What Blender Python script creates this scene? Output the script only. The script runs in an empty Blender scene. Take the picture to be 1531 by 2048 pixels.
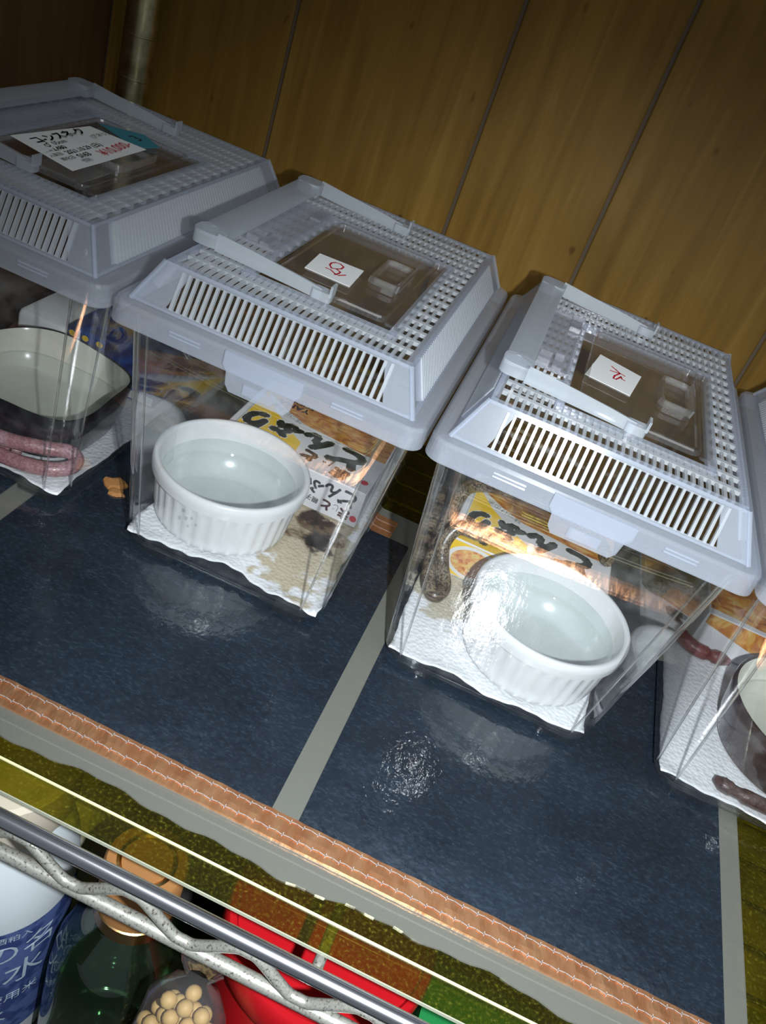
import bpy, math, random
from mathutils import Vector, Matrix
random.seed(7)
sc = bpy.context.scene
col = sc.collection
PI = math.pi

# ------------------------------------------------------------------ camera, world, lights, exposure
cam_d = bpy.data.cameras.new('camera')
cam = bpy.data.objects.new('camera', cam_d)
col.objects.link(cam)
R = Matrix(((0.90707, 0.29194, 0.30332), (-0.41305, 0.47789, 0.77525), (0.08137, -0.82849, 0.55407)))
cam.matrix_world = Matrix.Translation((0.1335, -0.5634, 0.4058)) @ R.transposed().to_4x4()
cam_d.sensor_fit = 'HORIZONTAL'
cam_d.sensor_width = 36.0
cam_d.lens = 1765.0 / 1531.0 * 36.0
cam_d.clip_start = 0.01
sc.camera = cam

world = bpy.data.worlds.new('room_ambience')
sc.world = world
world.use_nodes = True
world.node_tree.nodes['Background'].inputs[0].default_value = (0.80, 0.90, 1.0, 1)
world.node_tree.nodes['Background'].inputs[1].default_value = 0.13


def lamp(name, kind, loc, target, power, color, size, **kw):
    d = bpy.data.lights.new(name, kind)
    d.energy = power
    d.color = color
    if kind == 'AREA':
        d.size = size
    else:
        d.shadow_soft_size = size
    for k, v in kw.items():
        setattr(d, k, v)
    o = bpy.data.objects.new(name, d)
    col.objects.link(o)
    o.location = loc
    o.rotation_euler = (Vector(target) - Vector(loc)).to_track_quat('-Z', 'Y').to_euler()
    return o


lamp('phone_flash', 'SPOT', (0.205, -0.557, 0.402), (0.185, -0.16, 0.0), 28.0, (0.91, 0.965, 1.0), 0.006,
     spot_size=math.radians(92), spot_blend=1.0)
lamp('ceiling_lamp', 'AREA', (0.45, -0.85, 1.55), (0.15, -0.1, 0.0), 5.0, (0.92, 0.97, 1.0), 1.5, shape='RECTANGLE', size_y=0.5)

sc.view_settings.view_transform = 'Standard'
sc.view_settings.look = 'None'
sc.view_settings.exposure = 0.0
sc.view_settings.gamma = 1.0
sc.view_settings.use_curve_mapping = False
sc.cycles.max_bounces = 6
sc.cycles.transparent_max_bounces = 32
sc.cycles.glossy_bounces = 4
sc.cycles.blur_glossy = 0.2
sc.cycles.diffuse_bounces = 2
sc.cycles.transmission_bounces = 6


# ------------------------------------------------------------------ materials
def new_mat(name):
    m = bpy.data.materials.new(name)
    m.use_nodes = True
    nt = m.node_tree
    nt.nodes.clear()
    out = nt.nodes.new('ShaderNodeOutputMaterial')
    return m, nt, out


def N(nt, t, **kw):
    n = nt.nodes.new(t)
    for k, v in kw.items():
        if k.startswith('i_'):
            n.inputs[k[2:].replace('_', ' ')].default_value = v
        else:
            setattr(n, k, v)
    return n


def L(nt, a, b):
    nt.links.new(a, b)


def c4(c):
    return (c[0], c[1], c[2], 1)


def principled(name, base, rough=0.5, metal=0.0, spec=0.5, coat=0.0, coat_rough=0.1, sss=0.0):
    m, nt, out = new_mat(name)
    p = N(nt, 'ShaderNodeBsdfPrincipled')
    p.inputs['Base Color'].default_value = c4(base)
    p.inputs['Roughness'].default_value = rough
    p.inputs['Metallic'].default_value = metal
    p.inputs['Specular IOR Level'].default_value = spec
    p.inputs['Coat Weight'].default_value = coat
    p.inputs['Coat Roughness'].default_value = coat_rough
    L(nt, p.outputs[0], out.inputs[0])
    return m, nt, p


def noise_ramp(nt, scale, stops, detail=4.0, rough=0.6, coord='Object', stretch=None, distortion=0.0):
    tc = N(nt, 'ShaderNodeTexCoord')
    src = tc.outputs[coord]
    if stretch:
        mp = N(nt, 'ShaderNodeMapping')
        mp.inputs['Scale'].default_value = stretch
        L(nt, src, mp.inputs[0])
        src = mp.outputs[0]
    n = N(nt, 'ShaderNodeTexNoise')
    n.inputs['Scale'].default_value = scale
    n.inputs['Detail'].default_value = detail
    n.inputs['Roughness'].default_value = rough
    n.inputs['Distortion'].default_value = distortion
    L(nt, src, n.inputs['Vector'])
    r = N(nt, 'ShaderNodeValToRGB')
    el = r.color_ramp.elements
    while len(el) < len(stops):
        el.new(0.5)
    for e, (p_, c_) in zip(el, stops):
        e.position = p_
        e.color = c4(c_)
    L(nt, n.outputs['Fac'], r.inputs[0])
    return n, r


def add_bump(nt, p, height, strength=0.3, dist=0.001, coat=True):
    b = N(nt, 'ShaderNodeBump')
    b.inputs['Strength'].default_value = strength
    b.inputs['Distance'].default_value = dist
    L(nt, height, b.inputs['Height'])
    L(nt, b.outputs[0], p.inputs['Normal'])
    if coat:
        L(nt, b.outputs[0], p.inputs['Coat Normal'])
    return b


def schlick(nt, f0=0.04, gain=0.96):
    lw = N(nt, 'ShaderNodeLayerWeight')
    lw.inputs['Blend'].default_value = 0.5
    pw = N(nt, 'ShaderNodeMath', operation='POWER')
    L(nt, lw.outputs['Facing'], pw.inputs[0])
    pw.inputs[1].default_value = 5.0
    ma = N(nt, 'ShaderNodeMath', operation='MULTIPLY_ADD')
    L(nt, pw.outputs[0], ma.inputs[0])
    ma.inputs[1].default_value = gain
    ma.inputs[2].default_value = f0
    return ma.outputs[0]


def clear_plastic(name, tint=(0.97, 0.98, 0.98), rough=0.03, f0=0.045, haze=0.0, haze_col=(0.8, 0.82, 0.85), dust=0.0):
    """thin clear walls: see-through, mirror-like at grazing angles, a little dust"""
    m, nt, out = new_mat(name)
    tr = N(nt, 'ShaderNodeBsdfTransparent')
    tr.inputs[0].default_value = c4(tint)
    gl = N(nt, 'ShaderNodeBsdfGlossy')
    gl.inputs['Roughness'].default_value = rough
    gl.inputs['Color'].default_value = (1, 1, 1, 1)
    base = tr.outputs[0]
    if haze > 0 or dust > 0:
        df = N(nt, 'ShaderNodeBsdfDiffuse')
        df.inputs[0].default_value = c4(haze_col)
        mx = N(nt, 'ShaderNodeMixShader')
        mx.inputs[0].default_value = haze
        if dust > 0:
            n, r = noise_ramp(nt, 90, [(0.45, (haze,) * 3), (0.8, (haze + dust,) * 3)], detail=1.5)
            L(nt, r.outputs[0], mx.inputs[0])
        L(nt, tr.outputs[0], mx.inputs[1])
        L(nt, df.outputs[0], mx.inputs[2])
        base = mx.outputs[0]
    ms = N(nt, 'ShaderNodeMixShader')
    L(nt, schlick(nt, f0), ms.inputs[0])
    L(nt, base, ms.inputs[1])
    L(nt, gl.outputs[0], ms.inputs[2])
    L(nt, ms.outputs[0], out.inputs[0])
    return m


def milky_plastic(name, colr, clear=0.35, rough=0.28, f0=0.05):
    m, nt, out = new_mat(name)
    df = N(nt, 'ShaderNodeBsdfDiffuse')
    df.inputs[0].default_value = c4(colr)
    tl = N(nt, 'ShaderNodeBsdfTranslucent')
    tl.inputs[0].default_value = c4(colr)
    a = N(nt, 'ShaderNodeMixShader')
    a.inputs[0].default_value = 0.45
    L(nt, df.outputs[0], a.inputs[1])
    L(nt, tl.outputs[0], a.inputs[2])
    tr = N(nt, 'ShaderNodeBsdfTransparent')
    tr.inputs[0].default_value = (0.95, 0.96, 1.0, 1)
    b = N(nt, 'ShaderNodeMixShader')
    b.inputs[0].default_value = clear
    L(nt, a.outputs[0], b.inputs[1])
    L(nt, tr.outputs[0], b.inputs[2])
    gl = N(nt, 'ShaderNodeBsdfGlossy')
    gl.inputs['Roughness'].default_value = rough
    c = N(nt, 'ShaderNodeMixShader')
    L(nt, schlick(nt, f0, 0.6), c.inputs[0])
    L(nt, b.outputs[0], c.inputs[1])
    L(nt, gl.outputs[0], c.inputs[2])
    L(nt, c.outputs[0], out.inputs[0])
    return m


M = {}
M['tank'] = clear_plastic('clear_styrene', tint=(0.965, 0.972, 0.975), rough=0.015, f0=0.075, haze=0.004, dust=0.03)
m, nt, out = new_mat('streak_bead_and_foot')  # glass of the added streak beads, shared with the feet
g_ = N(nt, 'ShaderNodeBsdfGlass'); g_.inputs['IOR'].default_value = 1.45; g_.inputs['Roughness'].default_value = 0.03
g_.inputs['Color'].default_value = (0.97, 0.98, 0.98, 1)
t_ = N(nt, 'ShaderNodeBsdfTransparent'); t_.inputs[0].default_value = (0.97, 0.98, 0.99, 1)
x_ = N(nt, 'ShaderNodeMixShader'); x_.inputs[0].default_value = 0.55
L(nt, g_.outputs[0], x_.inputs[1]); L(nt, t_.outputs[0], x_.inputs[2])
L(nt, x_.outputs[0], out.inputs[0])
M['edge'] = m
M['hatch'] = clear_plastic('clear_hatch', tint=(0.93, 0.925, 0.92), rough=0.04, f0=0.10, haze=0.02, haze_col=(0.8, 0.78, 0.76))
M['milky'] = milky_plastic('milky_polypropylene', (0.66, 0.71, 0.78), clear=0.70, rough=0.11, f0=0.035)
M['rib'] = milky_plastic('ribbed_polypropylene', (0.68, 0.71, 0.73), clear=0.45, rough=0.13, f0=0.035)
M['milky_thin'] = milky_plastic('thin_polypropylene', (0.70, 0.71, 0.74), clear=0.76, rough=0.2)
M['handle'] = milky_plastic('handle_polypropylene', (0.68, 0.73, 0.77), clear=0.50, rough=0.25)
M['pull'] = clear_plastic('clear_pull', tint=(0.92, 0.92, 0.91), rough=0.05, f0=0.16, haze=0.07, haze_col=(0.8, 0.8, 0.8))
M['water'] = clear_plastic('water', tint=(0.95, 0.965, 0.96), rough=0.02, f0=0.05)
M['bag'] = clear_plastic('bag_film', tint=(0.9, 0.9, 0.88), rough=0.12, f0=0.10, haze=0.05)

# wood wall
m, nt, p = principled('wood_panel', (0.2, 0.1, 0.03), rough=0.5, spec=0.12)
n1, r1 = noise_ramp(nt, 9, [(0.25, (0.118, 0.062, 0.011)), (0.55, (0.172, 0.098, 0.019)), (0.85, (0.235, 0.142, 0.036))],
                    detail=8, coord='Object', stretch=(9, 1, 0.5), distortion=0.6)
n2, r2 = noise_ramp(nt, 3.0, [(0.3, (0.72, 0.70, 0.68)), (0.7, (1.12, 1.1, 1.05))], detail=3, stretch=(1.6, 1, 0.7))
n3, r3 = noise_ramp(nt, 60, [(0.74, (1, 1, 1)), (0.80, (0.55, 0.42, 0.35))], detail=1, stretch=(1, 1, 0.6))
mx = N(nt, 'ShaderNodeMix', data_type='RGBA', blend_type='MULTIPLY')
mx.inputs[0].default_value = 1
L(nt, r1.outputs[0], mx.inputs[6]); L(nt, r2.outputs[0], mx.inputs[7])
mx2 = N(nt, 'ShaderNodeMix', data_type='RGBA', blend_type='MULTIPLY')
mx2.inputs[0].default_value = 1
L(nt, mx.outputs[2], mx2.inputs[6]); L(nt, r3.outputs[0], mx2.inputs[7])
L(nt, mx2.outputs[2], p.inputs['Base Color'])
add_bump(nt, p, n1.outputs[0], 0.12, 0.001)
M['wood'] = m
M['groove'] = principled('groove', (0.075, 0.052, 0.030), 0.8)[0]
m, nt, p = principled('dark_board', (0.12, 0.055, 0.02), rough=0.5)
n1, r1 = noise_ramp(nt, 12, [(0.3, (0.085, 0.038, 0.012)), (0.75, (0.155, 0.075, 0.026))], detail=6, stretch=(1, 8, 0.6))
L(nt, r1.outputs[0], p.inputs['Base Color'])
M['dark_board'] = m
M['lower_board'] = principled('lower_board', (0.02, 0.02, 0.018), 0.7)[0]

# metals
M['chrome'] = principled('chrome', (0.80, 0.81, 0.86), 0.22, metal=1.0)[0]
m, nt, p = principled('speckled_zinc', (0.5, 0.5, 0.46), 0.35, metal=0.65)
n1, r1 = noise_ramp(nt, 640, [(0.33, (0.13, 0.10, 0.07)), (0.43, (0.44, 0.44, 0.40)), (0.8, (0.60, 0.59, 0.52))], detail=3)
L(nt, r1.outputs[0], p.inputs['Base Color'])
M['speckled'] = m
m, nt, p = principled('pole_chrome', (0.45, 0.42, 0.30), 0.28, metal=1.0)
n1, r1 = noise_ramp(nt, 60, [(0.35, (0.36, 0.31, 0.15)), (0.7, (0.66, 0.60, 0.36))], detail=4)
L(nt, r1.outputs[0], p.inputs['Base Color'])
M['pole'] = m
M['wire'] = principled('shelf_wire', (0.72, 0.70, 0.58), 0.22, metal=1.0)[0]
M['edge_glow_paint'] = principled('edge_glow_paint', (0.80, 0.78, 0.42), 0.35, metal=0.0)[0]  # pale colour standing in for light glowing in a sheet edge
m, nt, p = principled('copper_foil', (0.90, 0.47, 0.28), 0.36, metal=0.9)
n1, r1 = noise_ramp(nt, 60, [(0.3, (0.82, 0.34, 0.15)), (0.7, (0.98, 0.54, 0.28))], detail=4, stretch=(2.2, 0.6, 1))
L(nt, r1.outputs[0], p.inputs['Base Color'])
add_bump(nt, p, n1.outputs[0], 0.35, 0.002)
M['copper'] = m
M['stitch'] = principled('silver_stitch', (0.50, 0.46, 0.45), 0.4, metal=0.3)[0]

# yellowed sheet
m, nt, out = new_mat('yellowed_sheet')
tr = N(nt, 'ShaderNodeBsdfTransparent')
n1, r1 = noise_ramp(nt, 40, [(0.30, (0.62, 0.60, 0.20)), (0.6, (0.70, 0.67, 0.26)), (0.85, (0.80, 0.78, 0.40))], detail=3)
L(nt, r1.outputs[0], tr.inputs[0])
df = N(nt, 'ShaderNodeBsdfDiffuse')
df.inputs[0].default_value = (0.36, 0.34, 0.04, 1)
n2, r2 = noise_ramp(nt, 520, [(0.45, (0.02,) * 3), (0.60, (0.05,) * 3), (0.74, (0.22,) * 3)], detail=3)
a = N(nt, 'ShaderNodeMixShader')
L(nt, r2.outputs[0], a.inputs[0])
L(nt, tr.outputs[0], a.inputs[1]); L(nt, df.outputs[0], a.inputs[2])
gl = N(nt, 'ShaderNodeBsdfGlossy'); gl.inputs['Roughness'].default_value = 0.12
b = N(nt, 'ShaderNodeMixShader')
L(nt, schlick(nt, 0.05), b.inputs[0]); L(nt, a.outputs[0], b.inputs[1]); L(nt, gl.outputs[0], b.inputs[2])
L(nt, b.outputs[0], out.inputs[0])
M['yellow_sheet'] = m
M['sheet_edge'] = principled('sheet_edge', (0.35, 0.36, 0.28), 0.4)[0]
M['film'] = clear_plastic('film', tint=(0.88, 0.88, 0.84), rough=0.14, f0=0.05, haze=0.26, haze_col=(0.33, 0.34, 0.31))

# carbon heater
m, nt, p = principled('carbon_heater', (0.02, 0.03, 0.05), rough=0.6, spec=0.1, coat=1.0, coat_rough=0.11)
p.inputs['Coat IOR'].default_value = 1.75
n1, r1 = noise_ramp(nt, 700, [(0.3, (0.005, 0.009, 0.015)), (0.55, (0.009, 0.016, 0.026)), (0.8, (0.024, 0.038, 0.056))],
                    detail=3, stretch=(0.45, 1, 1))
n2, r2 = noise_ramp(nt, 14, [(0.3, (0.75,) * 3), (0.75, (1.35,) * 3)], detail=4, stretch=(1, 1.8, 1))
mx = N(nt, 'ShaderNodeMix', data_type='RGBA', blend_type='MULTIPLY'); mx.inputs[0].default_value = 1
L(nt, r1.outputs[0], mx.inputs[6]); L(nt, r2.outputs[0], mx.inputs[7])
L(nt, mx.outputs[2], p.inputs['Base Color'])
n3, _ = noise_ramp(nt, 240, [(0, (0,) * 3), (1, (1,) * 3)], detail=2, stretch=(1, 0.6, 1))
n4, _ = noise_ramp(nt, 45, [(0, (0,) * 3), (1, (1,) * 3)], detail=2)
ad = N(nt, 'ShaderNodeMath', operation='MULTIPLY_ADD')
L(nt, n4.outputs[0], ad.inputs[0]); ad.inputs[1].default_value = 2.5; L(nt, n3.outputs[0], ad.inputs[2])
bp = N(nt, 'ShaderNodeBump'); bp.inputs['Strength'].default_value = 0.30; bp.inputs['Distance'].default_value = 0.0008
L(nt, ad.outputs[0], bp.inputs['Height'])
L(nt, bp.outputs[0], p.inputs['Coat Normal'])
M['carbon'] = m

# ceramics, paper
m, nt, p = principled('white_porcelain', (0.72, 0.73, 0.73), 0.22, coat=0.3, coat_rough=0.06)
n1, r1 = noise_ramp(nt, 45, [(0.60, (0.72, 0.73, 0.73)), (0.74, (0.68, 0.64, 0.57))], detail=5, stretch=(1, 1, 0.5))
L(nt, r1.outputs[0], p.inputs['Base Color'])
M['porcelain'] = m
M['cream_glaze'] = principled('cream_glaze', (0.68, 0.67, 0.57), 0.22, coat=0.4, coat_rough=0.05)[0]
M['black_glaze'] = principled('black_glaze', (0.008, 0.006, 0.008), 0.18, coat=0.5, coat_rough=0.05)[0]
M['brown_glaze'] = principled('brown_glaze', (0.030, 0.012, 0.014), 0.15, coat=0.6, coat_rough=0.05)[0]
M['dirt'] = principled('dirt', (0.20, 0.14, 0.08), 0.8)[0]


def paper_mat(name, stains):
    m, nt, p = principled(name, (0.76, 0.77, 0.79), 0.9, spec=0.1)
    tc = N(nt, 'ShaderNodeTexCoord')
    wv = N(nt, 'ShaderNodeTexVoronoi'); wv.inputs['Scale'].default_value = 330
    L(nt, tc.outputs['Object'], wv.inputs['Vector'])
    add_bump(nt, p, wv.outputs['Distance'], 0.5, 0.0012, coat=False)
    cur = None
    ns = N(nt, 'ShaderNodeTexNoise'); ns.inputs['Scale'].default_value = 55; ns.inputs['Detail'].default_value = 5
    L(nt, tc.outputs['Object'], ns.inputs['Vector'])
    prev = (0.76, 0.77, 0.79, 1)
    for (x, y, r, colr, thr) in stains:
        vd = N(nt, 'ShaderNodeVectorMath', operation='DISTANCE')
        L(nt, tc.outputs['Object'], vd.inputs[0]); vd.inputs[1].default_value = (x, y, 0.0)
        dv = N(nt, 'ShaderNodeMath', operation='DIVIDE'); L(nt, vd.outputs['Value'], dv.inputs[0]); dv.inputs[1].default_value = r
        sm = N(nt, 'ShaderNodeMath', operation='SUBTRACT'); L(nt, ns.outputs['Fac'], sm.inputs[0])
        sc2 = N(nt, 'ShaderNodeMath', operation='MULTIPLY'); L(nt, dv.outputs[0], sc2.inputs[0]); sc2.inputs[1].default_value = 0.45
        L(nt, sc2.outputs[0], sm.inputs[1])
        rp = N(nt, 'ShaderNodeMapRange'); L(nt, sm.outputs[0], rp.inputs[0])
        rp.inputs[1].default_value = thr; rp.inputs[2].default_value = thr + 0.09
        mx = N(nt, 'ShaderNodeMix', data_type='RGBA')
        L(nt, rp.outputs[0], mx.inputs[0])
        if cur is None:
            mx.inputs[6].default_value = prev
        else:
            L(nt, cur, mx.inputs[6])
        mx.inputs[7].default_value = c4(colr)
        cur = mx.outputs[2]
    if cur is not None:
        L(nt, cur, p.inputs['Base Color'])
    return m


M['paper_plain'] = paper_mat('paper_towel', [])
M['paper_soiled'] = paper_mat('paper_towel_soiled', [
    (0.045, -0.055, 0.055, (0.50, 0.43, 0.30), 0.10), (0.038, -0.020, 0.040, (0.46, 0.38, 0.26), 0.14),
    (0.042, -0.036, 0.034, (0.16, 0.10, 0.055), 0.24), (0.044, -0.042, 0.024, (0.025, 0.015, 0.010), 0.24), (0.034, -0.017, 0.020, (0.05, 0.03, 0.02), 0.25)])
M['paper_dotted'] = paper_mat('paper_towel_dotted', [
    (-0.050, -0.030, 0.050, (0.52, 0.47, 0.36), 0.12), (-0.046, -0.034, 0.0075, (0.03, 0.035, 0.05), 0.22)])
M['card'] = principled('white_card', (0.72, 0.73, 0.72), 0.8)[0]
M['carton'] = principled('carton_white', (0.66, 0.65, 0.66), 0.35, coat=0.25, coat_rough=0.1)[0]
M['carton_inner'] = principled('carton_grey', (0.30, 0.31, 0.29), 0.7)[0]
M['yellow_ink'] = principled('yellow_ink', (0.83, 0.53, 0.02), 0.35, coat=0.2)[0]
M['black_ink'] = principled('black_ink', (0.006, 0.006, 0.010), 0.4)[0]
M['grey_ink'] = principled('grey_ink', (0.22, 0.21, 0.20), 0.5)[0]
M['brown_ink'] = principled('brown_ink', (0.16, 0.045, 0.03), 0.5)[0]
M['white_ink'] = principled('white_ink', (0.72, 0.70, 0.66), 0.4)[0]
M['red_ink'] = principled('red_ink', (0.55, 0.012, 0.03), 0.5)[0]
M['teal'] = principled('teal_sticker', (0.035, 0.20, 0.26), 0.6)[0]
m, nt, p = principled('food_photo', (0.5, 0.25, 0.05), 0.35, coat=0.2)
n1, r1 = noise_ramp(nt, 70, [(0.28, (0.16, 0.045, 0.012)), (0.42, (0.50, 0.16, 0.025)), (0.55, (0.62, 0.30, 0.05)), (0.68, (0.62, 0.45, 0.18)), (0.78, (0.10, 0.10, 0.02))], detail=3, stretch=(1, 1.6, 1), distortion=1.2)
L(nt, r1.outputs[0], p.inputs['Base Color'])
M['food'] = m
m, nt, p = principled('egg_bowl_photo', (0.6, 0.3, 0.1), 0.35, coat=0.2)
n1, r1 = noise_ramp(nt, 230, [(0.3, (0.45, 0.10, 0.03)), (0.48, (0.68, 0.32, 0.10)), (0.62, (0.72, 0.52, 0.18)), (0.8, (0.30, 0.28, 0.05))], detail=3)
L(nt, r1.outputs[0], p.inputs['Base Color'])
M['egg'] = m
m, nt, p = principled('blue_print', (0.03, 0.08, 0.35), 0.35, coat=0.2)
n1, r1 = noise_ramp(nt, 35, [(0.35, (0.012, 0.010, 0.06)), (0.5, (0.012, 0.04, 0.24)), (0.7, (0.03, 0.12, 0.45))], detail=3, distortion=2.5)
L(nt, r1.outputs[0], p.inputs['Base Color'])
M['blue_print'] = m


def snake_mat(name, stops, su=520, sv=24, rough=0.38, bands=None):
    m, nt, p = principled(name, (0.5, 0.4, 0.3), rough, coat=0.15)
    uv = N(nt, 'ShaderNodeUVMap')
    mp = N(nt, 'ShaderNodeMapping'); mp.inputs['Scale'].default_value = (su, sv, 1)
    L(nt, uv.outputs[0], mp.inputs[0])
    v = N(nt, 'ShaderNodeTexVoronoi'); v.inputs['Scale'].default_value = 1.0
    L(nt, mp.outputs[0], v.inputs['Vector'])
    r = N(nt, 'ShaderNodeValToRGB')
    el = r.color_ramp.elements
    while len(el) < len(stops):
        el.new(0.5)
    for e, (p_, c_) in zip(el, stops):
        e.position = p_; e.color = c4(c_)
    L(nt, v.outputs['Distance'], r.inputs[0])
    colr = r.outputs[0]
    if bands:
        mb = N(nt, 'ShaderNodeMapping'); mb.inputs['Scale'].default_value = (bands[0], bands[1], 1)
        L(nt, uv.outputs[0], mb.inputs[0])
        nz = N(nt, 'ShaderNodeTexNoise'); nz.inputs['Scale'].default_value = 1.0; nz.inputs['Detail'].default_value = 2
        L(nt, mb.outputs[0], nz.inputs['Vector'])
        rb = N(nt, 'ShaderNodeValToRGB')
        rb.color_ramp.elements[0].position = 0.42; rb.color_ramp.elements[0].color = c4(bands[2])
        rb.color_ramp.elements[1].position = 0.60; rb.color_ramp.elements[1].color = (1, 1, 1, 1)
        L(nt, nz.outputs['Fac'], rb.inputs[0])
        mx = N(nt, 'ShaderNodeMix', data_type='RGBA', blend_type='MULTIPLY'); mx.inputs[0].default_value = 1
        L(nt, colr, mx.inputs[6]); L(nt, rb.outputs[0], mx.inputs[7])
        colr = mx.outputs[2]
    L(nt, colr, p.inputs['Base Color'])
    add_bump(nt, p, v.outputs['Distance'], 0.25, 0.0006, coat=False)
    return m


M['snake_pink'] = snake_mat('pink_snake_skin', [(0.1, (0.52, 0.34, 0.36)), (0.6, (0.40, 0.22, 0.24)), (0.9, (0.28, 0.15, 0.16))], bands=(90, 0.6, (0.80, 0.62, 0.62)))
M['snake_tan'] = snake_mat('tan_snake_skin', [(0.1, (0.34, 0.27, 0.18)), (0.45, (0.22, 0.165, 0.10)), (0.75, (0.05, 0.035, 0.022))], bands=(70, 1.5, (0.50, 0.46, 0.44)))
M['snake_dark'] = snake_mat('brown_snake_skin', [(0.1, (0.10, 0.05, 0.045)), (0.9, (0.035, 0.015, 0.015))])
M['snake_red'] = snake_mat('red_snake_skin', [(0.1, (0.30, 0.09, 0.08)), (0.9, (0.16, 0.04, 0.04))], bands=(50, 0.6, (0.7, 0.6, 0.6)))
M['snake_eye'] = principled('snake_eye', (0.01, 0.005, 0.005), 0.1)[0]

# lower shelf goods
M['white_plastic'] = principled('white_plastic', (0.55, 0.60, 0.64), 0.45)[0]
M['cream_plastic'] = principled('cream_plastic', (0.62, 0.56, 0.46), 0.5)[0]
m, nt, p = principled('blue_label', (0.05, 0.08, 0.22), 0.4)
n1, r1 = noise_ramp(nt, 60, [(0.45, (0.03, 0.05, 0.17)), (0.55, (0.08, 0.12, 0.30))], detail=2)
L(nt, r1.outputs[0], p.inputs['Base Color'])
M['blue_label'] = m
M['label_white'] = principled('label_white', (0.42, 0.50, 0.60), 0.5)[0]
M['green_glass'] = clear_plastic('green_glass', tint=(0.55, 0.70, 0.56), rough=0.05, f0=0.10, haze=0.06, haze_col=(0.05, 0.10, 0.06))
M['cork'] = principled('wood_stopper', (0.34, 0.155, 0.05), 0.6)[0]
M['gold_cap'] = principled('gold_band', (0.80, 0.50, 0.22), 0.25, metal=1.0)[0]
M['red_plastic'] = principled('red_plastic', (0.42, 0.005, 0.010), 0.35)[0]
M['green_plastic'] = principled('green_plastic', (0.01, 0.20, 0.05), 0.5)[0]
m, nt, p = principled('chickpea', (0.60, 0.40, 0.16), 0.55)
M['chickpea'] = m
M['pale_board'] = principled('pale_board', (0.70, 0.66, 0.50), 0.7)[0]


# ------------------------------------------------------------------ geometry helpers
class B:
    def __init__(s):
        s.v = []; s.f = []; s.m = []; s.uv = None

    def add(s, vs, fs, mi=0):
        o = len(s.v)
        s.v += [tuple(x) for x in vs]
        s.f += [tuple(i + o for i in f) for f in fs]
        s.m += [mi] * len(fs)

    def box(s, x0, x1, y0, y1, z0, z1, mi=0):
        s.add([(x0, y0, z0), (x1, y0, z0), (x1, y1, z0), (x0, y1, z0), (x0, y0, z1), (x1, y0, z1), (x1, y1, z1), (x0, y1, z1)],
              [(3, 2, 1, 0), (4, 5, 6, 7), (0, 1, 5, 4), (1, 2, 6, 5), (2, 3, 7, 6), (3, 0, 4, 7)], mi)

    def hexa(s, q, t, mi=0):
        """quad q (4 points, outward side) thickened by vector t"""
        q = [Vector(a) for a in q]; t = Vector(t)
        s.add(q + [a + t for a in q], [(0, 1, 2, 3), (7, 6, 5, 4), (1, 0, 4, 5), (2, 1, 5, 6), (3, 2, 6, 7), (0, 3, 7, 4)], mi)

    def loft(s, rings, cap0=True, cap1=True, mi=0, closed=False):
        o = len(s.v); n = len(rings[0])
        for r in rings:
            s.v += [tuple(a) for a in r]
        K = len(rings)
        for k in range(K if closed else K - 1):
            a = o + k * n; b = o + ((k + 1) % K) * n
            for i in range(n):
                j = (i + 1) % n
                s.f.append((a + i, a + j, b + j, b + i)); s.m.append(mi)
        if not closed:
            if cap0:
                s.f.append(tuple(o + i for i in reversed(range(n)))); s.m.append(mi)
            if cap1:
                s.f.append(tuple(o + (K - 1) * n + i for i in range(n))); s.m.append(mi)

    def tube(s, pts, r, n=10, mi=0, caps=True):
        pts = [Vector(a) for a in pts]
        rings = []; up = None
        for i, a in enumerate(pts):
            d = (pts[min(i + 1, len(pts) - 1)] - pts[max(i - 1, 0)]).normalized()
            if up is None:
                up = Vector((0, 0, 1)) if abs(d.z) < 0.9 else Vector((0, 1, 0))
            x = d.cross(up).normalized(); up = x.cross(d).normalized()
            rr = r[i] if isinstance(r, (list, tuple)) else r
            rings.append([a + (x * math.cos(2 * PI * k / n) + up * math.sin(2 * PI * k / n)) * rr for k in range(n)])
        # orientation: ring goes x->up, loft outward for direction d
        s.loft([list(reversed(q)) for q in rings], caps, caps, mi)

    def lathe(s, prof, n=48, c=(0, 0), mi=0, cap0=True, cap1=True, wob=None):
        rings = []
        for (r, z) in prof:
            rings.append([(c[0] + r * math.cos(2 * PI * k / n) * (wob(k, n, z) if wob else 1),
                           c[1] + r * math.sin(2 * PI * k / n) * (wob(k, n, z) if wob else 1), z) for k in range(n)])
        s.loft(rings, cap0, cap1, mi)

    def build(s, name, mats, parent=None, smooth=None, loc=None):
        me = bpy.data.meshes.new(name)
        me.from_pydata(s.v, [], s.f)
        if not isinstance(mats, (list, tuple)):
            mats = [mats]
        for a in mats:
            me.materials.append(a)
        if len(mats) > 1:
            me.polygons.foreach_set('material_index', s.m)
        if smooth:
            me.polygons.foreach_set('use_smooth', [True] * len(me.polygons))
            me.set_sharp_from_angle(angle=math.radians(smooth))
        me.update()
        return link(name, me, parent, loc)


def link(name, data, parent=None, loc=None):
    o = bpy.data.objects.new(name, data)
    col.objects.link(o)
    if parent:
        o.parent = parent
    if loc:
        o.location = loc
    return o


def thing(name, label, cat, loc=(0, 0, 0), rz=0.0, group=None):
    o = link(name, None, None, loc)
    o.empty_display_size = 0.02
    o.rotation_euler = (0, 0, rz)
    return tag(o, label, cat, group)


def tag(o, label, cat, group=None):
    o['label'] = label; o['category'] = cat
    if group:
        o['group'] = group
    return o


def struct(o):
    o['kind'] = 'structure'
    return o


def copy_tree(o, parent=None):
    c = o.copy(); col.objects.link(c); c.parent = parent
    for ch in list(o.children):
        copy_tree(ch, c)
    return c


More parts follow.
